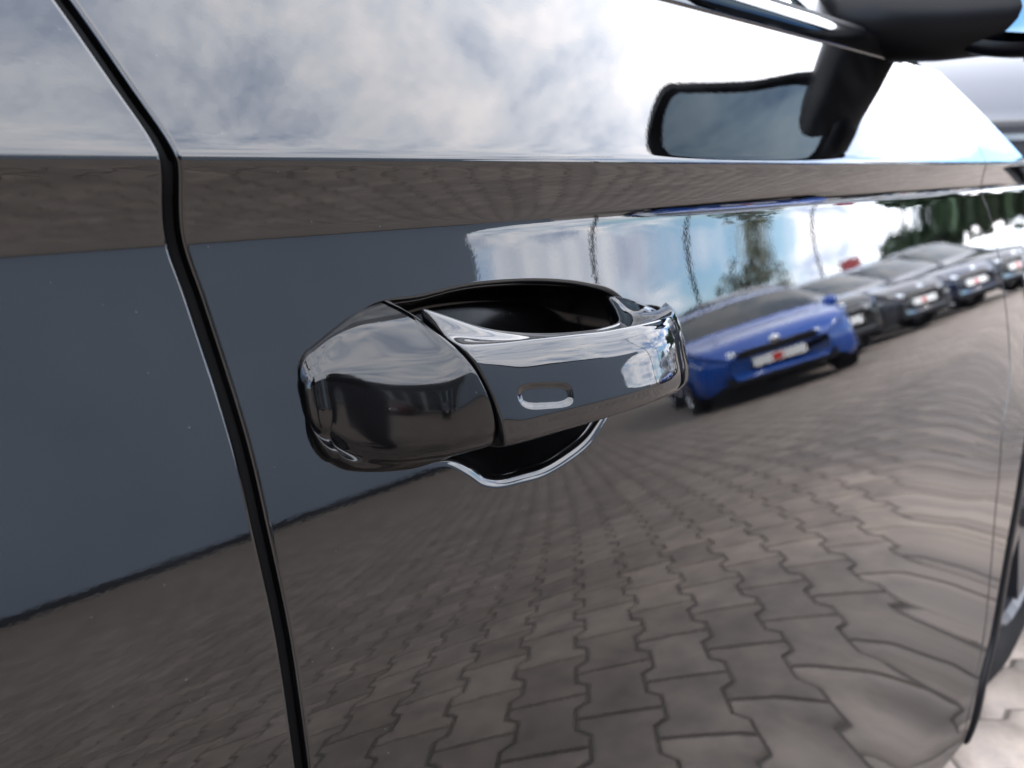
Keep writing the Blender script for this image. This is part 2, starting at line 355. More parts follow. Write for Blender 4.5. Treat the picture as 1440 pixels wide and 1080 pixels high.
def cap_section(x, k=1.0, xs=None):
    o, zr, zb = oR(x), zR(x), zBt(x)
    zt = float(np.interp(x, [.148, .154, .170, .179, .195, .212], [-.079, -.0715, -.0640, -.0600, -.0570, -.0560]))
    zl = float(np.interp(x, [.148, .1511, .1535, .1614, .1743, .1959, .212], [-.094, -.106, -.1123, -.1196, -.1246, -.1290, -.1290]))
    q = min(o/.036, 1); e = .003
    P = [(s_(x, zt)-.002, zt), (s_(x, zt)+.0025+.0015*q, zt-.0006), (max(o*.42, s_(x, zt)+.004), zt*.80+zr*.20), (o*.72, zt*.42+zr*.58), (o*.90, zt*.15+zr*.85), (o*.985, zr-.001), (o+.0025*q, zr-.007), (o+.0055*q, zr*.5+zb*.5), (o+.0058*q, zb+.008), (o+.0020*q, zb+.0012), (max(o*.84, s_(x, zb)+.0075), zb*.74+zl*.26), (max(o*.50+.002, s_(x, zl)+.0045), zb*.34+zl*.66), (s_(x, zl)+.0006, zl), (s_(x, zl)-.003, zl+.001), (s_(x, zl)-.006, -.10), (s_(x, zt)-.006, -.078)]
    P = [(max(a, s_(x, b)+e) if 2 <= i <= 11 else a, b) for i, (a, b) in enumerate(P)]
    cz, c0 = -.089, .006
    P = [(c0+(a-c0)*k, cz+(b-cz)*k) for a, b in P]
    return P
def cap():
    st = []
    def put(x, xq, k):
        pts = cap_section(x, k); st.append((xq, pts))
    for ph in (88, 78, 66, 54, 42, 30, 20, 10):
        ph = math.radians(ph); put(.1575, .1585-.0085*math.sin(ph), math.cos(ph)**.6)
    for x in (.1585, .163, .170, .180, .190, .199): put(x, x, 1)
    # seam end follows a slightly curved plane
    for dx, k in ((0, 1.0), (.0008, .992), (.0013, .97)):
        pts = cap_section(.2085, k); xs = [float(np.interp(z, [-.13, -.12, -.10, -.08, -.07, -.056], [.222, .2215, .2190, .2120, .2070, .1990]))-.0022+dx for o, z in pts]
        st.append((xs, pts))
    return loft('handle_cap', st, m_cap, door, nk=12, ns=12)
cap_o = cap()
def grip_section(x, k=1.0, za0=None):
    o, zr, zb = oR(x), zR(x)+.0015, zBt(x)
    qf = min(1, max(o-.004, 0)/.038); f = min(max((x-.318)/.036, 0), 1); f = f*f*(3-2*f)               # 0: free strap, 1: rooted on the door
    r = min(max((.212-x)/.012, 0), 1)
    za = float(np.interp(x, [.197, .202, .217, .231, .248, .269, .293, .312, .330, .345, .360, .376, .390, .400, .408], [-.0545, -.0555, -.0629, -.0690, -.0735, -.0768, -.0790, -.0794, -.0765, -.0705, -.0728, -.0775, -.0830, -.0885, -.0925]))
    if za0: za = za0
    oa_free = o-.021; S0 = s_(x, za)
    oa = oa_free*(1-f)+(S0+.001)*f
    zi = zb+.004
    oi = (o-.018)*(1-f)+(s_(x, -.11)-.003)*f
    ob = o-.004
    P = [(oa-.002, za-.004*(1-f)-.0012), (oa+.0005, za+.0002), (oa+.003+.002*f, za-.0004-.001*f), ((oa+o)/2-.002-.003*f, (za*.45+zr*.55)-.0012-.0015*f), (o-.0045, zr+.0028), (o-.0012, zr-.0004), (o+.0003, zr-.0028), (o+.0028*qf, zr*.78+zb*.22), (o+.0060*qf, zr*.5+zb*.5), (o+.0084*qf, zr*.24+zb*.76), (o+.0078*qf, zb+.0022), (o-.001, zb-.0012), ((oi+o)/2-.004, zb-.0004-.004*f), (oi, zi-.010*f), (oi-.001, (zi+za)/2)]
    cz, c0 = -.1, (o*.45)
    return [(c0+(a-c0)*k, cz+(b-cz)*k) for a, b in P]
def grip():
    st = []
    for dx, k in ((-.0013, .97), (-.0008, .992), (0, 1.0)):
        pts = grip_section(.2125, k, -.0575); xs = [float(np.interp(z, [-.13, -.12, -.10, -.08, -.07, -.056], [.222, .2215, .2190, .2120, .2070, .1990]))+.0012+dx for o, z in pts]
        st.append((xs, pts))
    for x in (.232, .25, .27, .29, .306, .320, .332, .343, .354, .364, .374, .383, .391, .398): st.append((x, grip_section(x)))
    for x, q, k in ((.401, .4025, .90), (.403, .4058, .74), (.405, .4078, .50), (.406, .4084, .1)): st.append((q, grip_section(x, k)))
    return loft('handle_grip', st, m_grip, door, nk=14, ns=22, deform=pill_dent)
grip_o = grip()
# sills, belt trim, window, pillars, roof
def extr(name, xs, prof, m, parent=car, off=None, smooth=True):
    """prof: list of (o,z) rel; extruded along xs, optional off(x)->(do,dz)"""
    V = []
    for x in xs:
        do, dz = off(x) if off else (0, 0)
        V += [(x, -(o+do), z+dz+Z0) for o, z in prof]
    n = len(prof); return link(name, mesh(name, V, gridfaces(len(xs), n, flip=True), smooth=smooth), parent, m)
oB = s_(.3, .110)
xsb = np.linspace(-.85, .94, 60)
arc = [(oB+.002-.010*(1-math.cos(t))*1.0, .112+.019*math.sin(t)) for t in np.linspace(-.25, 1.45, 14)]
extr('window_trim', xsb, [(oB-.012, .105)]+arc+[(oB-.02, .128)], m_paint)
extr('trim_seal', xsb, [(oB-.008, .1125-.004), (oB+.0005, .1105-.002), (oB+.0005, .1095), (oB-.01, .1075)], m_rubber)
extr('window_seal', xsb, [(oB-.008, .128), (oB-.011, .136), (oB-.018, .1385), (oB-.026, .134)], m_rubber)
gl = [(oB-.022-.40*t-.10*t*t, .125+.40*t*1.05) for t in np.linspace(0, 1, 14)]
extr('side_window', np.linspace(-.02, .80, 40), gl, m_glass)
extr('rear_side_window', np.linspace(-.85, -.10, 30), gl, m_glass)
extr('door_pillar', [-.10, -.06, -.02], [(o+.004, z) for o, z in gl], m_paint)
mirror_base = MB()
# black triangular sail behind the mirror, A pillar
sail = [(.78, gl[0]), (.945, gl[0]), (.92, gl[3]), (.85, gl[7]), (.78, gl[11])]
V = [(x, -(o+.010), z+Z0) for x, (o, z) in sail]+[(x, -(o-.02), z+Z0) for x, (o, z) in sail]; n = 5
link('mirror_sail', mesh('mirror_sail', V, [(0, 1, 2, 3, 4)]+[(k, k+5, (k+1) % 5+5, (k+1) % 5) for k in range(5)], smooth=False), car, m_plastic)
pil = MB(); pil.tube([(1.12, -(oB-.06), Z0+.10), (.86, -(oB-.22), Z0+.36), (.60, -(oB-.36), Z0+.50), (.2, -(oB-.46), Z0+.555), (-.85, -(oB-.46), Z0+.55)], .03, 10); pil.build('roof_pillar', m_paint, car, smooth=True)
rf = MB(); rf.add([(.62, -(oB-.38), Z0+.52), (-.85, -(oB-.46), Z0+.57), (-.85, 1.35, Z0+.57), (.62, 1.3, Z0+.52), (.3, .9, Z0+.6), (-.85, .9, Z0+.62)], [(0, 3, 2, 1)]); rf.build('roof', m_paint, car)
ws = MB(); ws.add([(1.12, -(oB-.07), Z0+.10), (1.28, .85, Z0+.12), (1.12, 1.65, Z0+.10), (.60, 1.35, Z0+.50), (.68, .85, Z0+.54), (.60, -(oB-.38), Z0+.50)], [(0, 1, 4, 5), (1, 2, 3, 4)]); ws.build('windscreen', m_cargl, car, smooth=True)
# bonnet
V = []; xs = np.linspace(1.02, 2.1, 24)
topz = lambda x: float(np.interp(x, [1.0, 1.0444, 1.1725, 1.2844, 1.36, 1.6, 1.9, 2.1], [.13, .1177, .0748, .0276, -.008, -.03, -.09, -.16]))
for x in xs:
    z = topz(x); o = s_(x, z)
    for k in range(8): V.append((x, -(o-.006)+k*.24, z+Z0-.004+.02*math.sin(k/7*math.pi)))
link('bonnet', mesh('bonnet', V, gridfaces(24, 8)), car, m_paint)
bu = MB(); bu.box(2.04, 2.2, -.02, 1.5, .25, .72); bu.build('bumper', m_paint, car, bevel=.04)
sb_ = s_(.3, -.76); sill = [(sb_-.004, -.755), (sb_-.002, -.762), (sb_-.004, -.785), (sb_-.03, -.80), (-.1, -.80)]
extr('sill', np.linspace(-.85, 1.05, 20), sill, m_plastic)
fl = MB(); fl.box(-.85, 2.1, .05, 1.6, .14, .2); fl.build('floor_pan', m_dark, car)
# wheel arch lip, liner, wheel
V = []; AP = cspline(arch_pts[::-1], 8); AP = np.vstack([AP, [(2*1.505-x, z) for x, z in AP[::-1][1:]]]); NA = len(AP)
for xe, ze in AP:
    d_ = Vector((WX-xe, WZ-ze)).normalized()
    for rr, dy in ((-.002, -.001), (.004, .004), (.012, .012), (.03, .03), (.03, .22)):
        V.append((xe+d_.x*rr, -s_(min(xe, 1.75), ze)+.014+dy, ze+d_.y*rr+Z0))
link('wheel_arch', mesh('wheel_arch', V, gridfaces(NA, 5)), car, m_rubber)

def wheel(x, y, r, wd, parent, sgn=-1, spokes=5, rim_m=None):
    """tyre + rim; outer face towards sgn*Y"""
    Mx = Matrix.Translation((x, y, r)) @ Matrix.Rotation(math.pi/2 if sgn < 0 else -math.pi/2, 4, 'X')
    t = MB(); t.lathe([(r*.66, -wd), (r*.9, -wd), (r*.985, -wd*.9), (r, -wd*.75), (r, -wd*.2), (r*.985, -wd*.06), (r*.9, 0), (r*.72, .002), (r*.66, -.01)], 36, Mx)
    to = t.build('wheel', m_tyre, parent, smooth=True)
    q = MB(); q.lathe([(r*.67, -.012), (r*.64, -.004), (r*.61, -.016), (r*.60, -wd*.6), (.0, -wd*.6)], 30, Mx)
    for k in range(spokes):
        a = 2*math.pi*k/spokes; ca, sa = math.cos(a), math.sin(a); wv = r*.085
        pts = []
        for rad, ww, h in ((r*.08, wv*1.3, -.02), (r*.63, wv, -.010)):
            for sg in (-1, 1):
                for hh in (h, h-.03): pts.append(tuple(Mx @ Vector((rad*ca-sg*ww*sa, rad*sa+sg*ww*ca, hh))))
        q.add(pts, [(0, 2, 6, 4), (1, 5, 7, 3), (0, 4, 5, 1), (2, 3, 7, 6), (4, 6, 7, 5)])
    q.lathe([(r*.15, -.02), (r*.14, -.008), (0, -.006)], 16, Mx)
    q.build('rim', rim_m or m_rim, to)
    return to
q = MB(); q.box(1.0, 2.05, .10, .12, .06, .70); q.build('arch_liner', m_plastic, car)
fp = [(x, z) for x, z in cspline(arch_pts[::-1], 4) if z < -.52]; V = []
for x, z in fp:
    for dx in (.030, .042):
        for yy in (-(s_(x, z)-.006), -(s_(x, z)-.03), .06): V.append((x+dx, yy, z+Z0-.02))
link('mud_flap', mesh('mud_flap', V, gridfaces(len(fp), 6, wrapv=True), smooth=False), car, m_rubber)
V = []
for xe, ze in AP:
    d_ = Vector((WX-xe, WZ-ze)).normalized()
    for rr, oo_ in ((-.004, -.0015), (-.002, .002), (.004, .0045), (.014, .005), (.024, .003), (.026, -.02)):
        V.append((xe+d_.x*rr, -(s_(min(xe, 1.75), ze)+oo_), ze+d_.y*rr+Z0))
link('arch_moulding', mesh('arch_moulding', V, gridfaces(NA, 6)), car, m_plastic)
m_rimd = mat('dark_alloy', (.01, .01, .012), .4)
wheel(WX, -s_(1.1, WZ)+.012, .345, .215, car, rim_m=m_rimd)

# wing mirror
def mirror():
    # outline of the rear face (y outward negative, z): inboard edge leans outwards towards the top
    OUT = [(.012, .160), (-.045, .245), (-.096, .332), (-.108, .352), (-.126, .360), (-.180, .350), (-.218, .315), (-.232, .24), (-.224, .165), (-.19, .122), (-.12, .106), (-.03, .106), (.006, .122)]
    q = cspline(OUT, 5, True); c = q.mean(0); V = []
    st = [(.915, .90), (.912, .94), (.914, .985), (.924, 1.0), (.955, .985), (.99, .90), (1.02, .72), (1.035, .42), (1.04, .05)]
    for x, k in st:
        for y, z in q: V.append((x+.03*(-(y)/.2)*(1 if k > .9 and x < .93 else .6), c[0]+(y-c[0])*k, c[1]+(z-c[1])*k+Z0))
    n = len(q); F_ = gridfaces(len(st), n, wrapv=True)+[tuple((len(st)-1)*n+k for k in range(n))]
    mo = link('wing_mirror', mesh('wing_mirror', V, F_), car, m_plastic)
    V = [(.9235+.03*(-y/.2), c[0]+(y-c[0])*.87, c[1]+(z-c[1])*.88+Z0) for y, z in q]; V2 = [(.918+.03*(-y/.2), c[0]+(y-c[0])*.82, c[1]+(z-c[1])*.83+Z0) for y, z in q]
    link('mirror_glass', mesh('mirror_glass', V+V2, [(k, (k+1) % n, (k+1) % n+n, k+n) for k in range(n)]+[tuple(range(n, 2*n))], smooth=False), mo, m_mirror)
    a = MB(); a.tube([(.885, .125, Z0+.150), (.888, .100, Z0+.150), (.90, .060, Z0+.145), (.925, .015, Z0+.143), (.95, -.03, Z0+.145), (.965, -.06, Z0+.155), (.97, -.08, Z0+.16)], [.028, .040, .040, .038, .036, .032, .02], 24)
    a.build('mirror_arm', m_plastic, mo, smooth=True)
    f_ = MB(); f_.tube([(.96, -.062, Z0+.13), (.96, -.062, Z0+.102)], [.008, .006], 10); f_.build('mirror_camera', m_plastic, mo, smooth=True)
mirror()

# ------------------------------------------------------------------ paving
GX0, GX1, GY0, GY1 = -7.0, 17.0, -15.0, 3.0
def paver_mat(name, src):
    m = mat(name, (.07, .063, .058), .85); t = m.node_tree; b = t.nodes['Principled BSDF']
    g = t.nodes.new('ShaderNodeNewGeometry')
    if src == 'obj': r = t.nodes.new('ShaderNodeObjectInfo').outputs['Random']
    else: r = g.outputs['Random Per Island']
    ra = t.nodes.new('ShaderNodeValToRGB'); e = ra.color_ramp.elements
    e[0].position = 0; e[0].color = (.118, .096, .079, 1); e[1].position = 1; e[1].color = (.172, .142, .118, 1); q = e.new(.5); q.color = (.142, .117, .097, 1)
    t.links.new(r, ra.inputs[0])
    n = t.nodes.new('ShaderNodeTexNoise'); n.inputs['Scale'].default_value = 9; n.inputs['Detail'].default_value = 8; n.inputs['Roughness'].default_value = .7
    t.links.new(g.outputs['Position'], n.inputs['Vector'])
    mm = t.nodes.new('ShaderNodeMix'); mm.data_type = 'RGBA'; mm.blend_type = 'MULTIPLY'; mm.inputs['Factor'].default_value = 1
    r2 = t.nodes.new('ShaderNodeValToRGB'); r2.color_ramp.elements[0].position = .3; r2.color_ramp.elements[0].color = (.60, .60, .62, 1); r2.color_ramp.elements[1].position = .7; r2.color_ramp.elements[1].color = (1.3, 1.28, 1.25, 1)
    t.links.new(n.outputs['Fac'], r2.inputs[0]); t.links.new(ra.outputs[0], mm.inputs['A']); t.links.new(r2.outputs[0], mm.inputs['B']); t.links.new(mm.outputs['Result'], b.inputs['Base Color'])
    return m
m_pav_o = paver_mat('concrete_paver', 'obj'); m_pav_s = paver_mat('concrete_paver_far', 'isl')
m_ground = mat('yard_ground', (.050, .042, .034), .95, vary=(6, .3))
m_yard = mat('distant_yard', (.138, .114, .095), .95, vary=(.5, .15))
g = MB(); g.add([(-400, -400, -.012), (400, -400, -.012), (400, 400, -.012), (-400, 400, -.012)], [(0, 1, 2, 3)]); go = g.build('ground', m_yard); tag(go, kind='structure')
g = MB(); g.add([(GX0, GY0, -.0045), (GX1, GY0, -.0045), (GX1, GY1, -.0045), (GX0, GY1, -.0045)], [(0, 1, 2, 3)]); pv = g.build('paving', m_ground); tag(pv, kind='structure')
Wd, Nw, Lg = .165, .115, .20; pit = (Wd+Nw)/2; gap = .0036
out_ = [(-Wd/2, -.1), (Wd/2, -.1), (Wd/2, -.062), (Nw/2, -.040), (Nw/2, .040), (Wd/2, .062), (Wd/2, .1), (-Wd/2, .1), (-Wd/2, .062), (-Nw/2, .040), (-Nw/2, -.040), (-Wd/2, -.062)]
def shrink(P, d):
    n = len(P); r = []
    for i in range(n):
        p0, p1, p2 = (Vector(P[i-1]), Vector(P[i]), Vector(P[(i+1) % n])); e1 = (p1-p0).normalized(); e2 = (p2-p1).normalized()
        n1 = Vector((-e1.y, e1.x)); n2 = Vector((-e2.y, e2.x)); b = (n1+n2)/(1+n1.dot(n2)); r.append(p1+b*d)
    return r
lo_ = shrink(out_, gap/2); hi_ = shrink(out_, gap/2+.004)
PVv = [(p.x, p.y, -.006) for p in lo_]+[(p.x, p.y, 0) for p in hi_]
PVf = [(0+12, 1+12, 2+12, 3+12, 4+12, 5+12, 6+12, 7+12, 8+12, 9+12, 10+12, 11+12)]+[(i, (i+1) % 12, (i+1) % 12+12, i+12) for i in range(12)]
PV_ANG = math.radians(45)       # direction the paver columns run
pm = mesh('paver', PVv, PVf, smooth=False); pm.materials.append(m_pav_o)
cols = []
ca, sa = math.cos(PV_ANG), math.sin(PV_ANG)
for i in range(-170, 171):
    for j in range(-130, 131):
        u = i*pit; v = j*Lg+(Lg/2 if i % 2 else 0)
        # column direction (v) runs along (-sa.. ) : v axis = rotate(Y)
        x = u*ca-v*sa; y = u*sa+v*ca
        if GX0+.1 < x < GX1-.1 and GY0+.1 < y < GY1-.1: cols.append((x, y))
cols.sort(key=lambda p: (p[0]-1.5)**2+(p[1]+1.9)**2)
for k, (x, y) in enumerate(cols[:300]):
    o = bpy.data.objects.new('paver', pm); C.objects.link(o); o.parent = pv; o.location = (x, y, rnd.uniform(-.0006, .0006)); o.rotation_euler = (rnd.uniform(-.003, .003), rnd.uniform(-.003, .003), PV_ANG)
rest_ = np.array(cols[300:]); B = np.array(PVv); Rz = np.array([[ca, -sa], [sa, ca]]); Bxy = B[:, :2] @ Rz.T
nn_ = len(rest_); AV = np.zeros((nn_, 24, 3)); AV[:, :, :2] = rest_[:, None, :]+Bxy[None]; AV[:, :, 2] = B[None, :, 2]+np.random.RandomState(3).uniform(-.0006, .0006, (nn_, 1))
me = bpy.data.meshes.new('paving_field'); me.vertices.add(nn_*24); me.vertices.foreach_set('co', AV.ravel())
lt = [12]+[4]*12; li = np.array([q for f in PVf for q in f]); me.loops.add(nn_*len(li)); me.polygons.add(nn_*13)
me.loops.foreach_set('vertex_index', (li[None]+24*np.arange(nn_)[:, None]).ravel().astype(np.int32))
lt_ = np.tile(lt, nn_); me.polygons.foreach_set('loop_start', (np.cumsum(lt_)-lt_).astype(np.int32)); me.update(calc_edges=True); me.materials.append(m_pav_s)
po = link('paver_field', me, pv); tag(po, kind='stuff')

# ------------------------------------------------------------------ cars
def car_paint(name, col, metal=0.0): return mat(name, col, .2, metal=metal, coat=.7, spec=.3)
SIDE = [(-2.08, .62, .62), (-2.06, .92, .92), (-1.95, .98, 1.02), (-1.75, .98, 1.20), (-1.45, .98, 1.36), (-.9, .97, 1.44), (-.2, .95, 1.47), (.25, .94, 1.42), (.7, .93, 1.20), (1.02, .92, 1.02), (1.15, .91, .965), (1.5, .86, .93), (1.85, .78, .86), (2.03, .70, .76), (2.11, .60, .62)]
XP = [s[0] for s in SIDE]
def build_car(name, label, paint, loc, rz, scale=(1, 1, 1), group=None, cat='car', plate_red=True):
    root = empty(name, loc, rz, label=label, cat=cat, group=group); root.scale = scale
    xs = sorted(set([round(v, 3) for v in list(np.linspace(-2.08, 2.11, 64))])); 
    bel = lambda x: float(np.interp(x, XP, [s[1] for s in SIDE])); roo = lambda x: float(np.interp(x, XP, [s[2] for s in SIDE]))
    wid = lambda x: float(np.interp(x, [-2.1, -2.0, -1.7, -1, 0, 1, 1.6, 1.9, 2.04, 2.11], [.66, .80, .87, .89, .90, .89, .87, .80, .70, .50]))
    low = lambda x: float(np.interp(x, [-2.1, -1.9, -1, 1, 1.9, 2.11], [.38, .24, .20, .20, .22, .34]))
    G = []
    for x in xs:
        b, r, w_, l = bel(x), roo(x), wid(x), low(x); g = max(r-b, 0); wi = w_*(.97 if g < .08 else .97-.20*min(g/.45, 1))
        P = [(w_*.90, l), (w_*.99, l+.10), (w_, .52), (w_*.985, b-.14 if b > .7 else .6), (w_*.97, b-.02), (w_*.95, b), (w_*.93+(wi-w_*.93)*.5, b+g*.5), (wi, r-.035 if g > .08 else r-.015), (wi*.85, r-.006), (wi*.45, r+.012), (0, r+.018)]
        P = P+[(-a, c) for a, c in P[-2::-1]]
        G.append([(x, a, c) for a, c in P])
    G = np.array(G); n = G.shape[1]
    # smooth along x
    for _ in range(2): G[1:-1, :, 2] = .25*G[:-2, :, 2]+.5*G[1:-1, :, 2]+.25*G[2:, :, 2]
    V = G.reshape(-1, 3); Fc = gridfaces(len(xs), n, flip=True)+[tuple(range(n)), tuple((len(xs)-1)*n+k for k in range(n))[::-1]]
    link('body', mesh('body', V, Fc), root, paint)
    xa = np.array(xs)
    def patch(nm, x0, x1, k0, k1, m, off=.006, inset=.0):
        i0 = int(np.argmin(abs(xa-x0))); i1 = int(np.argmin(abs(xa-x1))); sub = G[i0:i1+1, k0:k1+1].copy(); c = np.array([sub[:, :, 0].mean(), 0, .9])
        d = sub-np.array([0, 0, .8]); d[:, :, 0] = np.where(sub[:, :, 0] > 1, 1, np.where(sub[:, :, 0] < -1.4, -1, 0))*.3*np.abs(sub[:, :, 0]); d /= np.linalg.norm(d, axis=2, keepdims=True); sub += d*off
        link(nm, mesh(nm, sub.reshape(-1, 3), gridfaces(sub.shape[0], sub.shape[1], flip=True)), root, m)
    patch('windscreen', .32, 1.0, 7, 13, m_cargl); patch('rear_window', -1.95, -1.5, 7, 13, m_cargl)
    for a, b in ((5, 7), (13, 15)):
        patch('side_window', -1.6, -.95, a, b, m_cargl); patch('side_window', -.88, -.05, a, b, m_cargl); patch('side_window', .02, .66, a, b, m_cargl)
    for sy in (-1, 1):
        for x in (-1.3, 1.28):
            wheel(x, sy*.885, .315, .2, root, sgn=sy)
            a = MB(); A_ = np.linspace(math.radians(-8), math.radians(188), 26)
            vv = [(x+math.cos(t)*rr, sy*(.885+dy), .315+math.sin(t)*rr) for t in A_ for rr, dy in ((.372, .0), (.365, .018), (.335, .018), (.325, -.10))]
            link('wheel_arch', mesh('wheel_arch', vv, gridfaces(26, 4)), root, m_dark)
        h = MB(); vv = [(1.98, sy*.42, .735), (2.075, sy*.40, .70), (2.07, sy*.42, .615), (2.03, sy*.60, .60), (1.94, sy*.755, .645), (1.80, sy*.80, .735), (1.86, sy*.66, .775)]
        vv = [(x+.012, y*1.01, z) for x, y, z in vv]+[(x-.08, y*.98, z) for x, y, z in vv]
        h.add(vv, [tuple(range(7))[::sy]]+[(k, (k+1) % 7, (k+1) % 7+7, k+7) for k in range(7)]); h.build('headlight', m_lamp, root, bevel=.01)
        mr = MB(); mr.lathe([(0, -.09), (.06, -.08), (.085, -.03), (.085, .03), (.06, .06), (0, .065)], 14, Matrix.Translation((.72, sy*1.0, 1.0)) @ Matrix.Rotation(math.pi/2, 4, 'X') @ Matrix.Scale(.7, 4, (1, 0, 0))); mr.build('wing_mirror', paint, root, smooth=True)
        f_ = MB(); f_.lathe([(0, 0), (.045, 0), (.055, .015)], 14, Matrix.Translation((1.99, sy*.62, .36)) @ Matrix.Rotation(math.pi/2, 4, 'Y')); f_.build('fog_lamp', m_lamp, root, smooth=True)
    gr = MB(); gr.box(1.98, 2.118, -.38, .38, .60, .70); gr.build('grille', m_dark, root, bevel=.015)
    gb = MB(); gb.box(2.0, 2.124, -.42, .42, .655, .668); gb.build('grille_bar', m_chrome, root)
    it = MB(); it.box(1.95, 2.10, -.55, .55, .27, .42); it.build('lower_intake', m_dark, root, bevel=.02)
    pl = MB(); pl.box(2.10, 2.126, -.26, .26, .455, .565); po_ = pl.build('number_plate', m_white, root, bevel=.004)
    if plate_red:
        r_ = MB(); r_.box(2.10, 2.129, -.03, .07, .47, .55); r_.build('plate_emblem', m_red, po_)
    bd = MB(); bd.lathe([(0, 0), (.05, 0), (.055, -.01)], 16, Matrix.Translation((2.126, 0, .735)) @ Matrix.Rotation(math.pi/2, 4, 'Y')); bd.build('badge', m_chrome, root, smooth=True)
    return root
p_blue = car_paint('blue_metallic_paint', (.0, .055, .30), 0.0); p_black = car_paint('black_metallic_paint', (.008, .009, .012)); p_grey = car_paint('graphite_paint', (.03, .033, .04)); p_navy = car_paint('navy_paint', (.008, .014, .04)); p_light = mat('pale_grey_paint', (.028, .031, .038), .45, spec=.25); p_red_ = car_paint('dark_red_paint', (.06, .01, .01))
GRP = 'dark cars parked side by side facing the close-up car'
HD = math.radians(112)
def P_az(az, d): return (.3+d*math.sin(math.radians(az)), -d*math.cos(math.radians(az)), 0)
build_car('parked_car', 'bright blue hatchback parked at the near end of the row, red emblem on its plate', p_blue, (9.75, -5.35, 0), math.radians(140), scale=(1.05, 1.14, .95))
ROW = [(11.9, -6.35, p_black, 'gloss black car parked next to the blue hatchback'), (14.3, -6.15, p_grey, 'graphite grey car, third in the row counting from the blue hatchback'), (16.7, -5.95, p_navy, 'dark navy car, fourth in the row between the graphite and the last black car'), (19.1, -5.75, p_black, 'black car at the far end of the row by the green trees')]
for x, y, p, lb in ROW: build_car('parked_car', lb, p, (x, y, 0), math.radians(112+(x*7 % 5)-2), scale=(1.03, 1.03, (1.04, 1.12, 1.02, 1.10)[int(x) % 4]), group=GRP)
build_car('parked_car', 'pale silver tall car ahead of the close-up car, seen blurred under the wing mirror', p_light, (6.2, .95, 0), math.radians(183), scale=(1.5, 1.5, 1.5))
build_car('parked_car', 'dark saloon with lit white plate parked in front of the showroom windows', p_navy, (-1.6, -9.6, 0), math.radians(75))
build_car('parked_car', 'dark red hatchback parked in front of the showroom, left of the dark saloon', p_red_, (-5.0, -9.4, 0), math.radians(75))

# ------------------------------------------------------------------ buildings
m_wall = mat('grey_cladding', (.165, .203, .255), .6, vary=(.4, .04)); m_plinth = mat('dark_plinth', (.008, .010, .016), .7); m_conc = mat('pale_render', (.4, .4, .39), .8)
m_shop = mat('showroom_glass', (.01, .012, .014), .02, ior=1.45); m_fascia = mat('dark_fascia', (.012, .013, .018), .4); m_frame = mat('white_frame', (.6, .62, .62), .4)
b = empty('showroom_hall', (0, 0, 0), label='long grey clad hall with dark plinth and glazed showroom end, behind the photographer', cat='building')
BY = -13.0; BX = 12.15; BH = 5.4
q = MB(); q.box(1.6, BX, BY-14, BY, .14, BH); q.build('wall', m_wall, b)
q = MB(); q.box(1.55, BX+.03, BY-14, BY+.04, -.1, .14); q.build('plinth', m_plinth, b)
q = MB(); q.box(-26, BX+.1, BY-14.1, BY+.08, BH, BH+.12); q.build('roof_edge', m_fascia, b)
def slab(name, P, y0, y1, m, parent):      # upright slab from an (x, z) outline
    q = MB(); n = len(P); q.add([(x, y0, z) for x, z in P]+[(x, y1, z) for x, z in P], [tuple(range(n)), tuple(range(n, 2*n))[::-1]]+[(k, (k+1) % n, (k+1) % n+n, k+n) for k in range(n)]); return q.build(name, m, parent)
slab('added_low_slab', [(BX, -.1), (BX+2.9, -.1), (BX+2.9, 1.1), (BX+1.5, 1.25), (BX+.6, 1.7), (BX, 2.3)], BY-.3, BY-.002, m_wall, b)  # added slab, stepped to round the lower edge of the reflected sky
slab('added_high_slab', [(BX, 2.9), (BX+.3, 3.3), (BX+.9, 3.9), (BX+2.0, 4.5), (BX+3.2, 4.8), (BX+3.2, BH), (BX, BH)], BY-1.2, BY-.003, m_wall, b)  # invented overhang, outline shaped so the hall corner mirrors as a curve
q = MB(); q.box(-26, 1.6, BY-14, BY-.02, -.1, BH); q.build('showroom_block', m_fascia, b)
q = MB(); q.box(-26, 1.58, BY-.02, BY+.25, 3.5, BH-.002); q.build('fascia', m_fascia, b)
for k in range(9):
    x0 = 1.4-3.0*k
    fr = MB()
    for (a, c, d, e) in ((x0-2.9, x0, .3, .38), (x0-2.9, x0, 3.38, 3.46), (x0-2.9, x0-2.82, .38, 3.38), (x0-.08, x0, .38, 3.38), (x0-1.5, x0-1.43, .38, 3.38)): fr.box(a, c, BY-.01, BY+.06, d, e)
    fo = fr.build('window', m_frame, b); pn = MB(); pn.box(x0-2.82, x0-.08, BY-.015, BY+.01, .38, 3.38); pn.build('pane', m_shop, fo)
# low building and red blue sign far down the row
b2 = empty('workshop', P_az(67.2, 62), math.radians(40), label='low pale workshop with flat roof beyond the row of cars', cat='building')
q = MB(); q.box(-7, 7, -4, 4, 0, 3.0); q.build('wall', m_conc, b2); q = MB(); q.box(-7.2, 7.2, -4.2, 4.2, 3.0, 3.3); q.build('roof', m_conc, b2)
for k in range(4):
    q = MB(); q.box(-5.6+3*k, -4.0+3*k, 4.0, 4.03, 1.0, 2.2); q.build('window', m_shop, b2)
b3 = empty('sign_board', P_az(69.2, 46), math.radians(20), label='red and blue sign board on posts in front of the green trees', cat='sign')
m_sred = mat('sign_red', (.30, .03, .03), .5); m_sblue = mat('sign_blue', (.01, .05, .30), .5)
q = MB(); q.box(-1.1, .1, -.15, .15, 2.7, 3.2); q.build('red_panel', m_sred, b3); q = MB(); q.box(-1.3, 1.9, -.2, .2, 1.9, 2.7); q.build('blue_panel', m_sblue, b3)
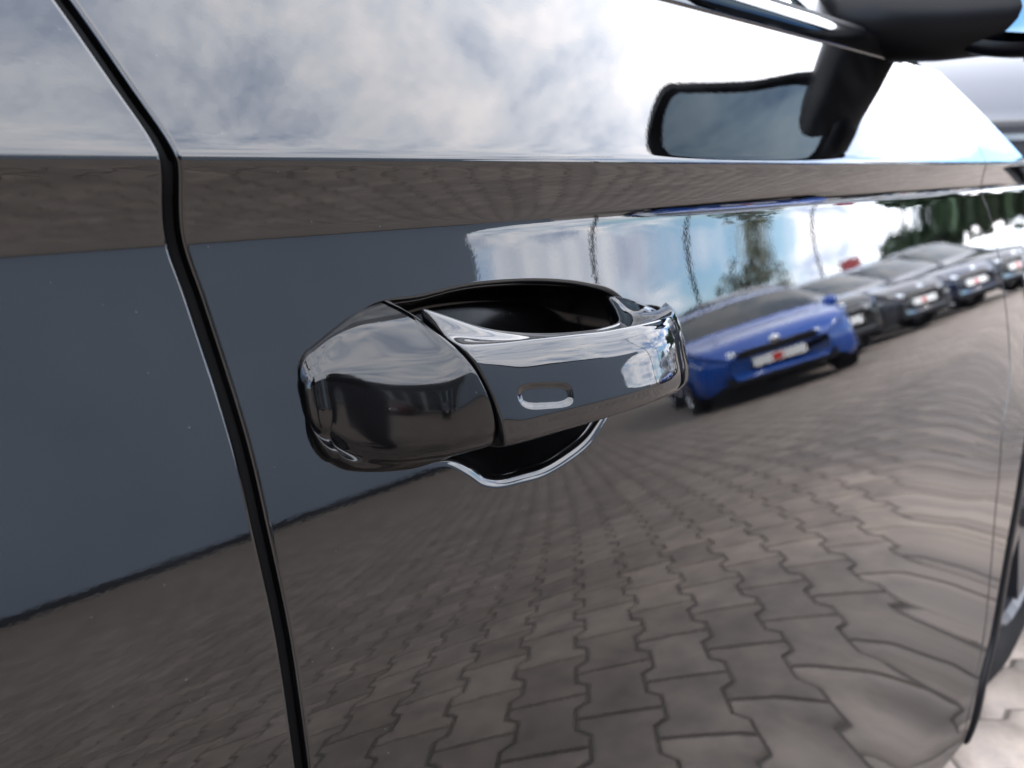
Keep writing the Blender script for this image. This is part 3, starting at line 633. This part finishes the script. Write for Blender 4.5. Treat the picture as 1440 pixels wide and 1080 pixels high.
for sx in (-1.0, 1.6):
    q = MB(); q.tube([(sx, 0, 0), (sx, 0, 1.9)], .08, 10); q.build('post', m_fascia, b3, smooth=True)

# ------------------------------------------------------------------ trees, lamp posts
def leafmat(n, c): return mat(n, c, .6, vary=(1.2, .45))
m_bark = mat('bark', (.05, .04, .03), .9)
def tree(name, label, loc, h, rad, m, nleaf, group=None, seed=1, leaf=.16, trunk=.16, low=.35, cat='tree'):
    r = random.Random(seed); root = empty(name, loc, label=label, cat=cat, group=group)
    t = MB(); t.tube([(0, 0, 0), (.05, .02, h*.3), (.0, .08, h*.6), (.03, .0, h*.85)], [trunk, trunk*.75, trunk*.45, trunk*.12], 9)
    limbs = []
    for k in range(9):
        a = r.uniform(0, 6.28); z0 = h*r.uniform(low*.8, .7); L_ = rad*r.uniform(.6, .95); e = Vector((math.cos(a)*L_, math.sin(a)*L_, z0+h*r.uniform(.08, .25))); limbs.append(e)
        t.tube([(0, 0, z0), (e.x*.5, e.y*.5, (z0+e.z)/2+.05), tuple(e)], [trunk*.35, trunk*.2, .02], 6)
    t.build('trunk', m_bark, root, smooth=True)
    cl = [(Vector((0, 0, h*.82)), rad*.55)]+[(e, rad*r.uniform(.35, .55)) for e in limbs]+[(Vector((r.uniform(-.5, .5)*rad, r.uniform(-.5, .5)*rad, h*r.uniform(low, .9))), rad*r.uniform(.3, .5)) for _ in range(10)]
    V = []; Fc = []
    for k in range(nleaf):
        c, s = r.choice(cl); d = Vector((r.gauss(0, 1), r.gauss(0, 1), r.gauss(0, 1))).normalized()*s*r.uniform(.4, 1.0)**.6; d.z *= .8; p = c+d
        a = Vector((r.gauss(0, 1), r.gauss(0, 1), r.gauss(0, .6))).normalized(); b_ = a.cross(Vector((r.gauss(0, 1), r.gauss(0, 1), r.gauss(0, 1)))).normalized(); q = leaf*r.uniform(.6, 1.3)
        i = len(V); V += [tuple(p-a*q), tuple(p+b_*q*.45), tuple(p+a*q), tuple(p-b_*q*.45)]; Fc.append((i, i+1, i+2, i+3))
    link('crown', mesh('crown', V, Fc, smooth=False), root, m)
    return root
m_silver = leafmat('silver_foliage', (.16, .18, .13)); m_green = leafmat('dark_foliage', (.025, .055, .018)); m_lime = leafmat('yellow_green_foliage', (.09, .13, .02))
tree('willow_tree', 'silvery loose crowned tree behind the blue car', P_az(62.2, 25), 3.3, 1.15, m_silver, 2600, seed=4, leaf=.085)
for k, (az, d, h, r_, m_, lb) in enumerate([(75.2, 36, 8, 3.0, m_green, 'dark green dense tree beyond the sign board'), (80, 34, 6.5, 3.4, m_green, 'dark green tree behind the end of the row'), (85, 38, 5.5, 3.5, m_green, 'low dark green tree right of the one behind the row end'), (91, 36, 5.5, 3.5, m_lime, 'yellow green tree at the far right of the trees'), (73.0, 34, 2.6, 1.2, m_green, 'low dark green bush beside the red and blue sign')]):
    tree('leafy_tree' if h > 4 else 'garden_bush', lb, P_az(az, d), h, r_, m_, 6000 if h > 4 else 2500, group='trees beyond the row of cars', seed=20+k, leaf=.28, cat='tree' if h > 4 else 'bush')
for k, (az, d, h, lb) in enumerate([(51.8, 19, 9.5, 'lamp post nearest the grey hall'), (58.6, 22, 12, 'tall lamp post left of the silvery tree'), (67, 30, 11, 'distant lamp post above the black cars')]):
    rt = empty('lamp_post', P_az(az, d), math.radians(40), label=lb, cat='lamp post', group='lamp posts round the yard')
    q = MB(); q.tube([(0, 0, 0), (0, 0, h*.5), (0, 0, h)], [.055, .04, .03], 10); q.build('pole', m_frame if 0 else m_fascia, rt, smooth=True)
    q = MB(); q.tube([(0, 0, h-.05), (.4, 0, h+.12), (1.3, 0, h+.2)], .04, 8); q.build('bracket', m_fascia, rt, smooth=True)
    q = MB(); q.box(1.1, 1.9, -.16, .16, h+.14, h+.26); q.build('lamp_head', m_fascia, rt, bevel=.04)

# ------------------------------------------------------------------ the photographer behind the camera (seen in the mirror-like paint only)
def person():
    root = empty('person', (-.42, -.78, 0), math.radians(46), label='person in dark jacket and trousers holding a phone up to the car door', cat='person')
    def skin(name, J, E_, m, parent, lv=2):
        me = bpy.data.meshes.new(name); me.from_pydata([j[0] for j in J], E_, []); o = link(name, me, parent, m)
        s = o.modifiers.new('skin', 'SKIN'); s.use_smooth_shade = True
        for v, j in zip(me.skin_vertices[0].data, J): v.radius = (j[1], j[1] if len(j) < 3 else j[2])
        me.skin_vertices[0].data[0].use_root = True
        sb = o.modifiers.new('sub', 'SUBSURF'); sb.levels = sb.render_levels = lv; return o
    m_skin = mat('skin', (.42, .26, .19), .5); m_cl = mat('dark_cloth', (.010, .011, .016), .9); m_hair = mat('brown_hair', (.03, .02, .012), .7)
    # local frame: +Y is the direction the person looks; camera roughly 0.5 m ahead at z 0.9..; slight stoop
    J = [((0, 0, .92), .15, .11), ((0, .02, 1.08), .145, .11), ((0, .05, 1.26), .17, .12), ((0, .09, 1.40), .11, .09), ((.09, 0, .86), .10), ((-.09, 0, .86), .10), ((.11, .04, .48), .068), ((-.11, .04, .48), .068), ((.12, 0, .10), .048), ((-.12, 0, .10), .048), ((.13, .15, .04), .042), ((-.13, .15, .04), .042),
         ((.20, .08, 1.34), .068), ((-.20, .08, 1.34), .068), ((.25, .20, 1.10), .050), ((-.25, .20, 1.10), .050), ((.11, .40, .95), .036), ((-.11, .40, .95), .036)]
    skin('body', J, [(0, 1), (1, 2), (2, 3), (0, 4), (0, 5), (4, 6), (5, 7), (6, 8), (7, 9), (8, 10), (9, 11), (2, 12), (2, 13), (12, 14), (13, 15), (14, 16), (15, 17)], m_cl, root)
    hd = skin('head', [((0, .11, 1.42), .055), ((0, .13, 1.50), .062), ((0, .16, 1.57), .085, .095), ((0, .155, 1.65), .088, .10), ((0, .15, 1.71), .05), ((0, .262, 1.575), .016), ((.09, .15, 1.59), .018), ((-.09, .15, 1.59), .018)], [(0, 1), (1, 2), (2, 3), (3, 4), (2, 5), (2, 6), (2, 7)], m_skin, root)
    skin('hair', [((0, .13, 1.62), .100), ((0, .13, 1.69), .095, .105), ((0, .14, 1.735), .05)], [(0, 1), (1, 2)], m_hair, root)
    for sx in (-1, 1):
        J = [((sx*.11, .40, .95), .030), ((sx*.095, .46, .925), .034, .018)]; E_ = [(0, 1)]
        for k in range(4):
            b0 = len(J); zf = .945-.018*k; ln = (.9, 1.0, .95, .78)[k]
            J += [((sx*.085, .49, zf), .0085), ((sx*(.085-.030*ln), .512, zf), .0080), ((sx*(.085-.052*ln), .508, zf+.002), .0075)]; E_ += [(1, b0), (b0, b0+1), (b0+1, b0+2)]
        b0 = len(J); J += [((sx*.088, .475, .900), .010), ((sx*.060, .487, .895), .009)]; E_ += [(1, b0), (b0, b0+1)]
        skin('hand', J, E_, m_skin, root, 1)
person()
ph = MB(); ph.box(-.012, .148, -.041, .035, -.0022, -.0102); po = ph.build('phone', mat('phone_black', (.002, .002, .003), .25), bevel=.003)
sc_ = MB(); sc_.box(-.008, .144, -.038, .032, -.0104, -.0106); sc_.build('screen', mat('phone_screen', (.004, .005, .007), .05), po)
tag(po, 'black phone held sideways in front of the car door', 'phone'); po.matrix_world = Matrix((-R_, U_, F)).transposed().to_4x4(); po.location = Vector((0, -.27, Z0))-F*.012
